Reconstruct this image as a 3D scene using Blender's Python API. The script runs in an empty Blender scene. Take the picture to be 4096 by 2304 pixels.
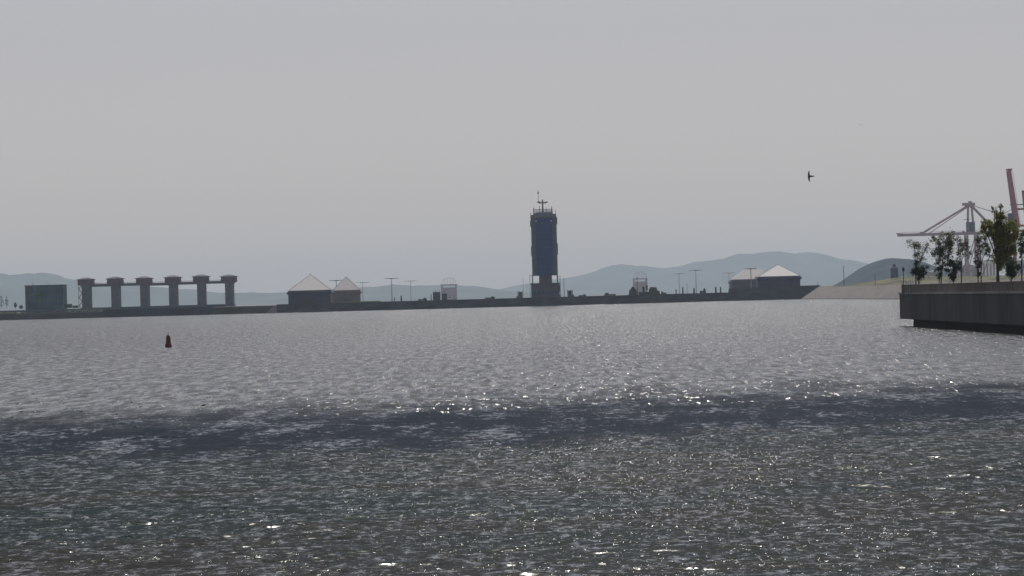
import bpy, bmesh, math, random
import numpy as np
from mathutils import Vector, Matrix
R = math.radians
scene = bpy.context.scene
col = scene.collection
random.seed(7)
rng = np.random.default_rng(11)

# ------------------------------------------------------------------ camera, sky, sun, exposure
F = 14120.0            # focal length in pixels of the 4096 wide photograph (a long zoom)
ROLL = R(1.52)
HZ = 36.7              # the true horizon passes this many pixels below the picture centre
EYE = 5.5
cam = bpy.data.cameras.new('camera'); cam.sensor_width = 36; cam.lens = 36 * F / 4096
cam.clip_start = 1; cam.clip_end = 60000
camo = bpy.data.objects.new('camera', cam); col.objects.link(camo)
camo.matrix_world = Matrix.Translation((0, 0, EYE)) @ Matrix.Rotation(R(90) + math.atan(HZ / F), 4, 'X') @ Matrix.Rotation(-ROLL, 4, 'Z')
scene.camera = camo

SUN_EL, SUN_AZ = R(64), R(5)      # azimuth to the right of the view direction (+Y)
w = bpy.data.worlds.new("World"); scene.world = w; w.use_nodes = True
nt = w.node_tree; nt.nodes.clear()
sky = nt.nodes.new('ShaderNodeTexSky'); sky.sky_type = 'NISHITA'; sky.sun_disc = False
sky.sun_elevation = SUN_EL; sky.sun_rotation = SUN_AZ
sky.dust_density = 0.6; sky.air_density = 1.0; sky.ozone_density = 1.0
hs = nt.nodes.new('ShaderNodeHueSaturation'); hs.inputs['Saturation'].default_value = 0.30
mx = nt.nodes.new('ShaderNodeMixRGB'); mx.blend_type = 'MULTIPLY'; mx.inputs['Fac'].default_value = 1
mx.inputs['Color2'].default_value = (1.05, 0.985, 1.015, 1)
bg = nt.nodes.new('ShaderNodeBackground'); bg.inputs['Strength'].default_value = 0.075
wo = nt.nodes.new('ShaderNodeOutputWorld')
nt.links.new(sky.outputs[0], hs.inputs['Color']); nt.links.new(hs.outputs[0], mx.inputs['Color1'])
nt.links.new(mx.outputs[0], bg.inputs['Color']); nt.links.new(bg.outputs[0], wo.inputs['Surface'])

sl = bpy.data.lights.new('sun', 'SUN'); sl.energy = 3.9; sl.angle = R(0.6); sl.color = (1.0, 0.95, 0.88)
so = bpy.data.objects.new('sun', sl); col.objects.link(so)
sd = Vector((math.sin(SUN_AZ) * math.cos(SUN_EL), math.cos(SUN_AZ) * math.cos(SUN_EL), math.sin(SUN_EL)))
so.rotation_euler = sd.to_track_quat('Z', 'Y').to_euler(); so.location = (0, 0, 300)
vs = scene.view_settings
vs.view_transform = 'Standard'; vs.look = 'None'; vs.gamma = 1; vs.exposure = -0.17; vs.use_curve_mapping = False

# ------------------------------------------------------------------ helpers
def at(px, py, Y):
    """the point at distance Y seen at a pixel of the 4096x2304 photograph"""
    dx, dy = px - 2048, 1152 - py
    u = dx * math.cos(ROLL) + dy * math.sin(ROLL)
    v = -dx * math.sin(ROLL) + dy * math.cos(ROLL)
    return Vector((Y * u / F, Y, EYE + Y * (v + HZ) / F))
def S(Y): return Y / F

def pmat(name, c, rough=0.8, var=0.25, scale=0.5, metal=0.0, c2=None, spec=0.3, stretch=None, detail=5):
    m = bpy.data.materials.new(name); m.use_nodes = True
    n = m.node_tree; b = n.nodes['Principled BSDF']
    b.inputs['Roughness'].default_value = rough; b.inputs['Metallic'].default_value = metal
    b.inputs['Specular IOR Level'].default_value = spec
    tc = n.nodes.new('ShaderNodeTexCoord'); mp = n.nodes.new('ShaderNodeMapping')
    if stretch: mp.inputs['Scale'].default_value = stretch
    nz = n.nodes.new('ShaderNodeTexNoise'); nz.inputs['Scale'].default_value = scale; nz.inputs['Detail'].default_value = detail
    rp = n.nodes.new('ShaderNodeValToRGB')
    rp.color_ramp.elements[0].position = 0.3; rp.color_ramp.elements[1].position = 0.7
    a = [x * (1 - var) for x in c]; d = c2 if c2 else [min(1, x * (1 + var)) for x in c]
    rp.color_ramp.elements[0].color = (*a, 1); rp.color_ramp.elements[1].color = (*d, 1)
    n.links.new(tc.outputs['Object'], mp.inputs[0]); n.links.new(mp.outputs[0], nz.inputs['Vector'])
    n.links.new(nz.outputs['Fac'], rp.inputs[0]); n.links.new(rp.outputs[0], b.inputs['Base Color'])
    return m

M = dict(
    wall=pmat('old_quay_concrete', (0.06, 0.078, 0.11), 0.95, 0.45, 0.12, stretch=(1, 1, 3), spec=0.1),
    wallg=pmat('weedy_wall', (0.075, 0.09, 0.08), 0.95, 0.5, 0.08, c2=(0.10, 0.10, 0.12), spec=0.1),
    navy=pmat('wet_dark_sluice', (0.03, 0.045, 0.08), 0.9, 0.4, 0.1, spec=0.1),
    conc=pmat('pale_concrete', (0.22, 0.215, 0.22), 0.9, 0.15, 0.3),
    pier=pmat('grey_pier_concrete', (0.10, 0.115, 0.145), 0.9, 0.15, 0.3),
    hut=pmat('mauve_gate_house', (0.115, 0.10, 0.135), 0.85, 0.12, 0.4),
    hutroof=pmat('grey_hip_roof', (0.05, 0.052, 0.07), 0.7, 0.12, 0.4),
    dark=pmat('dark_steel', (0.045, 0.05, 0.06), 0.6, 0.3, 1.0),
    block=pmat('dark_block_building', (0.03, 0.07, 0.095), 0.85, 0.4, 0.13, c2=(.08,.155,.18)),
    navyb=pmat('navy_cladding', (0.045, 0.05, 0.11), 0.7, 0.2, 0.2),
    brownb=pmat('brown_cladding', (0.12, 0.10, 0.11), 0.8, 0.2, 0.3),
    tent=pmat('white_membrane_roof', (0.36, 0.35, 0.365), 0.6, 0.05, 0.3),
    glass=pmat('blue_curtain_glass', (0.010, 0.065, 0.25), 0.5, 0.3, 0.12, spec=0.15),
    crown=pmat('pale_crown_panel', (0.19, 0.20, 0.25), 0.7, 0.15, 0.4),
    sidelite=pmat('greenish_corner_glass', (0.12, 0.15, 0.18), 0.5, 0.25, 0.15, spec=0.3),
    band=pmat('floor_band', (0.03, 0.075, 0.18), 0.6, 0.2, 0.3),
    side=pmat('grey_side_panel', (0.095, 0.105, 0.15), 0.7, 0.15, 0.4),
    podium=pmat('podium_stone', (0.10, 0.10, 0.13), 0.85, 0.2, 0.2),
    white=pmat('white_paint', (0.8, 0.8, 0.8), 0.5, 0.05, 1.0),
    steel=pmat('grey_steel', (0.25, 0.25, 0.27), 0.6, 0.15, 1.0),
    pale=pmat('pale_gantry_steel', (0.42, 0.40, 0.45), 0.7, 0.1, 0.5),
    red=pmat('red_buoy_paint', (0.14, 0.018, 0.027), 0.55, 0.4, 2.0),
    crane=pmat('faded_crane_paint', (0.34, 0.25, 0.29), 0.6, 0.15, 0.3),
    cranered=pmat('red_crane_paint', (0.30, 0.10, 0.12), 0.6, 0.2, 0.3),
    cranedk=pmat('blue_machine_house', (0.07, 0.07, 0.12), 0.6, 0.2, 0.3),
    bark=pmat('bark', (0.05, 0.042, 0.035), 0.95, 0.3, 6.0),
    olive=pmat('olive_leaves', (0.13, 0.155, 0.04), 0.7, 0.45, 0.9, c2=(0.25, 0.25, 0.05)),
    green=pmat('dull_green_leaves', (0.085, 0.095, 0.05), 0.7, 0.4, 1.5),
    dgreen=pmat('dark_bush_leaves', (0.035, 0.052, 0.038), 0.75, 0.35, 1.5),
    bluev=pmat('far_green', (0.05, 0.075, 0.06), 0.95, 0.4, 0.1),
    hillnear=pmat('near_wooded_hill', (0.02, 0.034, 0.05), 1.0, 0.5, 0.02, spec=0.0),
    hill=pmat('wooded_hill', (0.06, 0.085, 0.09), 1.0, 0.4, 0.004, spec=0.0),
    bank=pmat('stone_revetment', (0.185, 0.17, 0.165), 0.95, 0.25, 0.25, spec=0.1),
    grass=pmat('bank_grass', (0.085, 0.10, 0.06), 0.95, 0.35, 0.06, c2=(0.165, 0.155, 0.09), spec=0.1),
    deck=pmat('deck_concrete', (0.22, 0.21, 0.20), 0.9, 0.15, 0.2),
    bird=pmat('dark_feathers', (0.05, 0.05, 0.055), 0.8, 0.3, 6.0),
)
for k_ in ('olive', 'green', 'dgreen'):      # thin leaves let some light through
    n = M[k_].node_tree; b = n.nodes['Principled BSDF']; tl = n.nodes.new('ShaderNodeBsdfTranslucent'); mi = n.nodes.new('ShaderNodeMixShader')
    mi.inputs[0].default_value = .55; n.links.new(b.inputs['Base Color'].links[0].from_socket, tl.inputs['Color'])
    n.links.new(b.outputs[0], mi.inputs[1]); n.links.new(tl.outputs[0], mi.inputs[2]); n.links.new(mi.outputs[0], n.nodes['Material Output'].inputs['Surface'])
# near quay: concrete with vertical stains
def quay_mat(name, c, k):
    m = pmat(name, c, 0.92, 0.22, 0.35, spec=0.15, stretch=(1, 1, 0.35), detail=8)
    n = m.node_tree; b = n.nodes['Principled BSDF']; old = b.inputs['Base Color'].links[0].from_socket
    tc = n.nodes.new('ShaderNodeTexCoord'); mp = n.nodes.new('ShaderNodeMapping'); mp.inputs['Scale'].default_value = (1.0, 0.07, 0.03)
    nz = n.nodes.new('ShaderNodeTexNoise'); nz.inputs['Scale'].default_value = 1.0; nz.inputs['Detail'].default_value = 6
    rp = n.nodes.new('ShaderNodeValToRGB'); rp.color_ramp.elements[0].position = 0.38; rp.color_ramp.elements[1].position = 0.62
    rp.color_ramp.elements[0].color = (k, k, k, 1); rp.color_ramp.elements[1].color = (1, 1, 1, 1)
    mm = n.nodes.new('ShaderNodeMixRGB'); mm.blend_type = 'MULTIPLY'; mm.inputs[0].default_value = 1
    n.links.new(tc.outputs['Object'], mp.inputs[0]); n.links.new(mp.outputs[0], nz.inputs[0]); n.links.new(nz.outputs[0], rp.inputs[0])
    n.links.new(old, mm.inputs[1]); n.links.new(rp.outputs[0], mm.inputs[2]); n.links.new(mm.outputs[0], b.inputs['Base Color'])
    return m
M['qpanel'] = quay_mat('quay_panel_concrete', (0.085, 0.086, 0.09), 0.65)
M['qparapet'] = quay_mat('parapet_concrete', (0.15, 0.14, 0.128), 0.7)
M['qbase'] = quay_mat('dark_quay_base', (0.018, 0.018, 0.02), 0.6)  # recessed base, much darker than the panels above
M['qcope'] = quay_mat('coping_concrete', (0.30, 0.28, 0.27), 0.7)

class MB:
    """collects shapes and links them as one mesh object"""
    def __init__(s): s.v = []; s.f = []
    def add(s, vs_, fs): o = len(s.v); s.v += [tuple(a) for a in vs_]; s.f += [tuple(o + i for i in q) for q in fs]; return s
    def box(s, x0, x1, y0, y1, z0, z1):
        return s.add([(x0,y0,z0),(x1,y0,z0),(x1,y1,z0),(x0,y1,z0),(x0,y0,z1),(x1,y0,z1),(x1,y1,z1),(x0,y1,z1)],
                     [(0,3,2,1),(4,5,6,7),(0,1,5,4),(1,2,6,5),(2,3,7,6),(3,0,4,7)])
    def bar(s, a, b, r, r2=None, n=8):
        a = Vector(a); b = Vector(b); r2 = r if r2 is None else r2
        d = (b - a).normalized(); up = Vector((0,0,1)) if abs(d.z) < .9 else Vector((1,0,0))
        x = d.cross(up).normalized(); y = d.cross(x)
        vs_ = [a + (x*math.cos(t) + y*math.sin(t))*r for t in [2*math.pi*i/n for i in range(n)]] + \
              [b + (x*math.cos(t) + y*math.sin(t))*r2 for t in [2*math.pi*i/n for i in range(n)]]
        fs = [(i, (i+1) % n, n + (i+1) % n, n + i) for i in range(n)] + [tuple(range(n))[::-1], tuple(range(n, 2*n))]
        return s.add(vs_, fs)
    def lathe(s, prof, n=20, c=(0,0)):
        k = len(prof)
        vs_ = [(c[0] + r*math.cos(2*math.pi*i/n), c[1] + r*math.sin(2*math.pi*i/n), z) for r, z in prof for i in range(n)]
        fs = [(j*n+i, j*n+(i+1) % n, (j+1)*n+(i+1) % n, (j+1)*n+i) for j in range(k-1) for i in range(n)]
        fs += [tuple(range(n))[::-1], tuple(range((k-1)*n, k*n))]
        return s.add(vs_, fs)
    def prism(s, pts, y0, y1):   # outline in XZ, extruded along Y
        n = len(pts)
        vs_ = [(x, y0, z) for x, z in pts] + [(x, y1, z) for x, z in pts]
        return s.add(vs_, [(i, (i+1) % n, n + (i+1) % n, n + i) for i in range(n)] + [tuple(range(n))[::-1], tuple(range(n, 2*n))])
    def pyramid(s, x0, x1, y0, y1, z0, z1, t=0.0, thick=0.5):
        cx, cy = (x0+x1)/2, (y0+y1)/2; hx, hy = (x1-x0)/2*t, (y1-y0)/2*t
        s.box(x0, x1, y0, y1, z0, z0 + thick); z0 += thick
        i = .15
        return s.add([(x0+i,y0+i,z0-.02),(x1-i,y0+i,z0-.02),(x1-i,y1-i,z0-.02),(x0+i,y1-i,z0-.02),(cx-hx-.01,cy-hy-.01,z1),(cx+hx+.01,cy-hy-.01,z1),(cx+hx+.01,cy+hy+.01,z1),(cx-hx-.01,cy+hy+.01,z1)],
                     [(0,3,2,1),(4,5,6,7),(0,1,5,4),(1,2,6,5),(2,3,7,6),(3,0,4,7)])
    def build(s, name, m, parent=None, origin=None, smooth=False):
        me = bpy.data.meshes.new(name)
        o = origin if origin is not None else (parent['_o'] if parent and '_o' in parent else (0, 0, 0))
        me.from_pydata([(v[0]-o[0], v[1]-o[1], v[2]-o[2]) for v in s.v], [], s.f)
        bm = bmesh.new(); bm.from_mesh(me); bmesh.ops.recalc_face_normals(bm, faces=bm.faces); bm.to_mesh(me); bm.free()
        if smooth: me.polygons.foreach_set('use_smooth', [True]*len(me.polygons))
        me.materials.append(m)
        ob = bpy.data.objects.new(name, me); col.objects.link(ob)
        if parent: ob.parent = parent
        else: ob.location = o
        if parent: ob['_o'] = list(o)
        return ob

def tag(o, label=None, cat=None, group=None, kind=None):
    if label: o['label'] = label
    if cat: o['category'] = cat
    if group: o['group'] = group
    if kind: o['kind'] = kind
    return o
def thing(name, o, label, cat, group=None):
    e = bpy.data.objects.new(name, None); col.objects.link(e); e.location = o; e['_o'] = list(o); e.empty_display_size = 1
    return tag(e, label, cat, group)
def copy_tree(o, parent=None):
    c = o.copy(); col.objects.link(c)
    if parent: c.parent = parent
    for ch in list(o.children): copy_tree(ch, c)
    return c
def pb(mb, x0, y0, x1, y1, Y, depth):
    """an upright box whose front, at distance Y, covers the given pixels"""
    c = at((x0+x1)/2, (y0+y1)/2, Y); hw = (x1-x0)/2*S(Y); hh = (y1-y0)/2*S(Y)
    return mb.box(c.x-hw, c.x+hw, Y, Y+depth, c.z-hh, c.z+hh)

# ------------------------------------------------------------------ water: one sheet, dense waves where they show large
def make_water():
    nr, nc = 1500, 1150
    off = np.linspace(5.5/38.0, 5.5/22800, nr)            # even steps of viewing angle
    near = 5.5/off
    ys = near
    a = np.concatenate([np.tan(np.radians(np.linspace(-75, -13.5, 40))), np.tan(np.radians(np.linspace(-13.2, 13.2, nc-80))), np.tan(np.radians(np.linspace(13.5, 75, 40)))])
    Yg = np.repeat(ys[:, None], nc, 1); Xg = np.clip(Yg * a[None, :], -6400, 7400) + np.linspace(-1, 1, nc)[None, :]
    dY = np.gradient(ys)[:, None]; dX = np.abs(np.gradient(a))[None, :] * ys[:, None]
    H = np.zeros_like(Yg)
    for i in range(70):
        lam = 0.28 * (7.0/0.28) ** (i/69.0) * rng.uniform(.93, 1.07)
        th = rng.normal(0.10, 0.55)                       # travelling roughly towards the viewer
        k = 2*math.pi/lam; kx, ky = k*math.sin(th), k*math.cos(th)
        slope = 0.017 * (1.0 if lam < 1.2 else (1.2/lam)**0.8)
        amp = slope / k
        fy = np.clip((lam/max(abs(math.cos(th)), .15)/dY - 2.2)/3.0, 0, 1); fx = np.clip((lam/dX - 2.2)/3.0, 0, 1)
        ph = kx*Xg + ky*Yg + rng.uniform(0, 6.28)
        H += amp * fx * fy * (np.sin(ph) + 0.25*np.cos(2*ph))
    # gusts: wave height drifts over tens of metres
    g = 1 + 0.35*np.sin(Xg/17+1.3*np.sin(Yg/31)) * np.sin(Yg/14+Xg/40) + .25*np.sin(Xg/5.3+Yg/9.0)
    H *= g
    me = bpy.data.meshes.new('water')
    co = np.stack([Xg, Yg, H], -1).reshape(-1, 3).astype(np.float32)
    idx = np.arange(nr*nc).reshape(nr, nc)
    q = np.stack([idx[:-1, :-1], idx[:-1, 1:], idx[1:, 1:], idx[1:, :-1]], -1).reshape(-1, 4)
    me.vertices.add(len(co)); me.vertices.foreach_set('co', co.ravel())
    me.loops.add(q.size); me.loops.foreach_set('vertex_index', q.ravel().astype(np.int32))
    me.polygons.add(len(q)); me.polygons.foreach_set('loop_start', np.arange(0, q.size, 4, dtype=np.int32))
    me.update(calc_edges=True); me.polygons.foreach_set('use_smooth', np.ones(len(q), dtype=bool))
    o = bpy.data.objects.new('water', me); col.objects.link(o)
    m = bpy.data.materials.new('estuary_water'); m.use_nodes = True
    n = m.node_tree; b = n.nodes['Principled BSDF']; L = n.links
    b.inputs['IOR'].default_value = 1.333; b.inputs['Roughness'].default_value = 0.07
    def nd(t, **kw):
        x = n.nodes.new(t)
        for k_, v_ in kw.items(): setattr(x, k_, v_)
        return x
    geo = nd('ShaderNodeNewGeometry'); sep = nd('ShaderNodeSeparateXYZ'); L.new(geo.outputs['Position'], sep.inputs[0])
    def noise(scale, detail, vec, rough=.55):
        z = nd('ShaderNodeTexNoise'); z.inputs['Scale'].default_value = scale; z.inputs['Detail'].default_value = detail
        z.inputs['Roughness'].default_value = rough; L.new(vec, z.inputs['Vector']); return z
    def mapn(scale):
        mp = nd('ShaderNodeMapping'); mp.inputs['Scale'].default_value = scale; L.new(geo.outputs['Position'], mp.inputs[0]); return mp.outputs[0]
    def math_(op, a_, b_=None, clamp=False):
        x = nd('ShaderNodeMath', operation=op); x.use_clamp = clamp
        for i, v_ in enumerate((a_, b_)):
            if v_ is None: continue
            if isinstance(v_, (int, float)): x.inputs[i].default_value = v_
            else: L.new(v_, x.inputs[i])
        return x.outputs[0]
    # distance with a wandering edge: where the rougher water near the shore begins
    big = noise(0.05, 6, mapn((4.0, 1.4, 1)), .65)
    edge = math_('ADD', math_('ADD', sep.outputs[1], math_('MULTIPLY', sep.outputs[0], -0.35)), math_('MULTIPLY', math_('SUBTRACT', big.outputs[0], .5), 90))
    def ramp(lo, hi, v): # 0 below lo, 1 above hi
        r = nd('ShaderNodeMapRange', interpolation_type='SMOOTHSTEP'); r.inputs[1].default_value = lo; r.inputs[2].default_value = hi; L.new(v, r.inputs[0]); return r.outputs[0]
    far = ramp(158, 212, edge); vfar = ramp(250, 1500, sep.outputs[1]); mid = ramp(122, 144, edge)
    # ripples finer than the mesh: slopes straight from noise so they hold at any distance
    v1 = noise(7.0, 4, mapn((.5, 1, 1)), .68); v2 = noise(0.8, 3, mapn((.4, 1, 1)), .6)
    def centred(z, s_):
        a1 = nd('ShaderNodeVectorMath', operation='SUBTRACT'); L.new(z.outputs['Color'], a1.inputs[0]); a1.inputs[1].default_value = (.5, .5, .5)
        a2 = nd('ShaderNodeVectorMath', operation='SCALE'); L.new(a1.outputs[0], a2.inputs[0])
        if isinstance(s_, (int, float)): a2.inputs['Scale'].default_value = s_
        else: L.new(s_, a2.inputs['Scale'])
        return a2.outputs[0]
    st1 = math_('ADD', WAT['near'], math_('MULTIPLY', far, WAT['far'] - WAT['near']))
    st2 = math_('ADD', WAT['near2'], math_('MULTIPLY', far, WAT['far2'] - WAT['near2']))
    ad = nd('ShaderNodeVectorMath', operation='ADD'); L.new(centred(v1, st1), ad.inputs[0]); L.new(centred(v2, st2), ad.inputs[1])
    # ripple normals are leaned towards the viewer (-Y), darkening the sky reflection
    sp = nd('ShaderNodeSeparateXYZ'); L.new(ad.outputs[0], sp.inputs[0]); cb = nd('ShaderNodeCombineXYZ')
    band = math_('MULTIPLY', mid, math_('SUBTRACT', 1.0, far))
    # groups of steeper waves: long streaks of roughness, a metre or two wide
    v3 = noise(1.0, 5, mapn((1.3, .13, 1)), .75); v4 = noise(1.0, 6, mapn((2.6, 1.1, 1)), .78)
    gfar = math_('SUBTRACT', v3.outputs[0], .5); gnear = math_('SUBTRACT', v4.outputs[0], .5)
    grp = math_('ADD', math_('MULTIPLY', gfar, math_('MULTIPLY', far, WAT['gf'])), math_('MULTIPLY', gnear, math_('MULTIPLY', math_('SUBTRACT', 1.0, far), WAT['gn'])))
    calm = math_('SUBTRACT', 1.0, math_('MULTIPLY', band, .55))
    L.new(math_('ADD', math_('SUBTRACT', .34, math_('MULTIPLY', band, .10)), math_('MULTIPLY', far, .16)), b.inputs['Specular IOR Level'])
    v8 = noise(1.0, 3, mapn((.35, .06, 1)), .55); v9 = noise(1.0, 4, mapn((1.1, .55, 1)), .7)
    blot = math_('MULTIPLY', math_('SUBTRACT', v8.outputs[0], .42), 1.5)
    tilt = math_('ADD', math_('MULTIPLY', math_('SUBTRACT', 1.0, far), WAT['tilt']), math_('MULTIPLY', band, math_('ADD', .0, blot)))
    sy = math_('ADD', math_('ADD', math_('MULTIPLY', math_('ABSOLUTE', sp.outputs[1]), calm), grp), tilt)
    strk = math_('MULTIPLY', math_('MAXIMUM', math_('SUBTRACT', v9.outputs[0], .53), 0.0), math_('MULTIPLY', math_('SUBTRACT', 1.0, far), 6.5))
    sy = math_('ADD', sy, math_('MULTIPLY', math_('MULTIPLY', far, math_('SUBTRACT', 1.0, vfar)), .045))
    sy = math_('MINIMUM', math_('MAXIMUM', math_('ADD', sy, strk), -.02), math_('ADD', WAT['cap'], math_('MULTIPLY', band, -.01)))
    # scattered steep wavelets that catch the sun
    v5 = noise(1.0, 3, mapn((9.0, 3.2, 1)), .65); v6 = noise(1.0, 3, mapn((2.6, .3, 1)), .65); v7 = noise(.09, 3, mapn((1, .8, 1)), .6)
    thr = math_('MULTIPLY', math_('SUBTRACT', v7.outputs[0], .5), .09)
    s5 = math_('MAXIMUM', math_('ADD', math_('MULTIPLY', ramp(85, 125, sep.outputs[1]), .03), math_('ADD', math_('SUBTRACT', v5.outputs[0], math_('ADD', WAT['t5'], math_('MULTIPLY', band, .085))), thr)), 0.0)
    s6 = math_('MAXIMUM', math_('ADD', math_('SUBTRACT', math_('MULTIPLY', ramp(200, 600, edge), .07), 0.0), math_('ADD', math_('SUBTRACT', v6.outputs[0], WAT['t6']), thr)), 0.0)
    spk = math_('ADD', math_('MULTIPLY', s5, math_('MULTIPLY', math_('SUBTRACT', 1.0, far), 16.0)), math_('MULTIPLY', s6, math_('MULTIPLY', far, 14.0)))
    sy = math_('ADD', sy, spk)
    L.new(math_('MULTIPLY', sp.outputs[0], calm), cb.inputs[0]); L.new(math_('MULTIPLY', sy, -1.0), cb.inputs[1]); fl = cb
    a3 = nd('ShaderNodeVectorMath', operation='ADD'); L.new(fl.outputs[0], a3.inputs[0]); L.new(geo.outputs['Normal'], a3.inputs[1])
    nn = nd('ShaderNodeVectorMath', operation='NORMALIZE'); L.new(a3.outputs[0], nn.inputs[0]); L.new(nn.outputs[0], b.inputs['Normal'])
    # body colour: green-brown by the shore, dark blue beyond, paler grey far out
    patch = noise(0.09, 3, mapn((.5, 1, 1)))
    rp = nd('ShaderNodeValToRGB'); rp.color_ramp.elements[0].position = .38; rp.color_ramp.elements[1].position = .62
    rp.color_ramp.elements[0].color = (.006, .019, .018, 1); rp.color_ramp.elements[1].color = (.015, .017, .012, 1); L.new(patch.outputs[0], rp.inputs[0])
    m1 = nd('ShaderNodeMixRGB'); L.new(mid, m1.inputs[0]); L.new(rp.outputs[0], m1.inputs[1]); m1.inputs[2].default_value = (.003, .012, .024, 1)
    m2 = nd('ShaderNodeMixRGB'); L.new(far, m2.inputs[0]); L.new(m1.outputs[0], m2.inputs[1]); m2.inputs[2].default_value = (*WAT['far_body'], 1)
    L.new(m2.outputs[0], b.inputs['Base Color'])
    L.new(math_('ADD', math_('ADD', .14, math_('MULTIPLY', band, .02)), math_('MULTIPLY', vfar, .02)), b.inputs['Roughness'])
    me.materials.append(m); tag(o, kind='structure')
WAT = dict(near=0.9, near2=0.35, far=1.5, far2=0.4, gf=1.2, gn=2.3, tilt=.17, cap=.37, t5=.625, t6=.595, far_body=(.062, .068, .066))
make_water()

# ------------------------------------------------------------------ hills
def make_hill(name, pts, Y, depth, seed, amp=0.04, step=30, mat='hill'):
    rs = np.random.default_rng(seed)
    P_ = [at(x, y, Y) for x, y in pts]
    xs = np.arange(P_[0].x, P_[-1].x, step); zc = np.interp(xs, [p.x for p in P_], [p.z for p in P_])
    ker = np.hanning(9); ker /= ker.sum(); zp = np.pad(zc, 4, mode='edge'); zc = np.convolve(zp, ker, 'valid')
    for lam, a_ in ((700, .4), (260, .35), (110, .2), (60, .15)):
        zc = zc + zc*amp*a_*2*np.sin(xs/lam*6.28*rs.uniform(.8, 1.2) + rs.uniform(0, 6))
    ts = np.linspace(-1, 1, 25)
    mb = MB(); n = len(xs)
    for t in ts:
        prof = max(0, math.cos(t*math.pi/2))**1.2
        for i, x in enumerate(xs):
            w_ = 1 + 0.12*math.sin(x/310*6 + t*7)*(1-prof)*3
            zz = zc[i]*prof*min(1.0, w_) if abs(t) > .01 else zc[i]
            mb.v.append((x, Y + t*depth + 0.12*depth*math.sin(x/900+seed), max(zz, 0) - (1.5 if abs(t) > .99 else 0)))
    for j in range(len(ts)-1):
        for i in range(n-1):
            mb.f.append((j*n+i, j*n+i+1, (j+1)*n+i+1, (j+1)*n+i))
    o = mb.build(name, M[mat], smooth=True); tag(o, kind='structure'); return o
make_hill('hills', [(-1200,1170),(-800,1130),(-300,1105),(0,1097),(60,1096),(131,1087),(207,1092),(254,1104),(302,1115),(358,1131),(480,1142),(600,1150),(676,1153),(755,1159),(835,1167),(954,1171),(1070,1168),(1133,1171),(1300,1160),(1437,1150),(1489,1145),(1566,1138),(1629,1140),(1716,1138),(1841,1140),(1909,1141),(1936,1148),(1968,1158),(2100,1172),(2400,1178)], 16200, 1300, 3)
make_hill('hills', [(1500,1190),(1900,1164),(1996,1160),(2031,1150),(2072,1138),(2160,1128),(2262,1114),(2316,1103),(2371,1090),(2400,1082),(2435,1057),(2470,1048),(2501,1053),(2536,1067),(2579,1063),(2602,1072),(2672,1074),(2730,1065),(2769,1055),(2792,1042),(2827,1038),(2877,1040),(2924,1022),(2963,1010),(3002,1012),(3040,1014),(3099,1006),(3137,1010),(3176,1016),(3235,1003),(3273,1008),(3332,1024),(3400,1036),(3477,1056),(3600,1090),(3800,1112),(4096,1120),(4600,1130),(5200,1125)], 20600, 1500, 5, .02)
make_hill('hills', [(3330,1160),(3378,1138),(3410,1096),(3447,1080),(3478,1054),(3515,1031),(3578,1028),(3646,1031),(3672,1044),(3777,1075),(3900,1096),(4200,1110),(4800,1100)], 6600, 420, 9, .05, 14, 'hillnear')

# ------------------------------------------------------------------ the far quay and banks
YW = 2040.0; DZ = 4.5
XL = at(1108, 1240, YW).x; XR = at(3205, 1170, YW).x
zR = at(3240, 1141, YW).z
o = MB().box(XL-120, 700, YW+6, 4600, -1, DZ-.05).build('quay_yard', M['deck']); tag(o, kind='structure')
e = thing('harbour_wall', (XL, YW, 0), 'long dark concrete quay wall under the tower, ending in a raked tip', 'quay wall')
pL = [(XL, -1.5), (at(3205,1196,YW).x, -1.5), (at(3205,1196,YW).x+.5, 0), (at(3250,1172,YW).x, at(3250,1172,YW).z), (at(3284,1150,YW).x, at(3284,1150,YW).z), (at(3279,1141,YW).x, zR), (at(2918,1150,YW).x, zR-.6), (at(2914,1170,YW).x, DZ), (XL, DZ)]
MB().prism(pL, YW, YW+5.9).build('wall_face', M['wall'], e)
cp = MB(); cp.box(XL, at(2910,1170,YW).x, YW-.35, YW+1.2, DZ+.003, DZ+.45); cp.build('coping', M['wall'], e)
for i in range(34):
    x = XL + 6 + i*8.9
    MB().box(x, x+.5, YW-.3, YW-.003, .2, DZ-.3).build('fender', M['dark'], e)
e = thing('barrage_wall', (at(0,1281,YW).x, YW, 0), 'dark low wall and weedy bank left of the pale ramp, below the sluice piers', 'wall')
mb = MB(); X0 = at(-900,1300,YW).x; Xa = at(410,1240,YW).x; Xb = at(850,1240,YW).x; Xc = at(1052,1240,YW).x
mb.box(X0, Xa, YW, YW+30, -1.5, DZ-1.2)
mb.build('lower_bank', M['wallg'], e)
MB().box(Xa+.003, Xb, YW+1, YW+30, -1.5, DZ).build('sluice_face', M['navy'], e)
MB().box(Xb+.003, XL-.003, YW+1.5, YW+30, -1.5, DZ-.5).build('end_face', M['wallg'], e)
mb = MB(); mb.box(X0, Xb-4, YW+12, YW+13, DZ+.003, DZ+1.0); mb.build('parapet', M['pier'], e)
o = MB().box(X0-400, XL-120.003, YW+30.003, 3600, -1, DZ-.8).build('left_shore', M['grass']); tag(o, kind='structure')
o = MB().box(XL-120, XL-.003, YW+5, YW+6, -1, DZ-.06)
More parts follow.
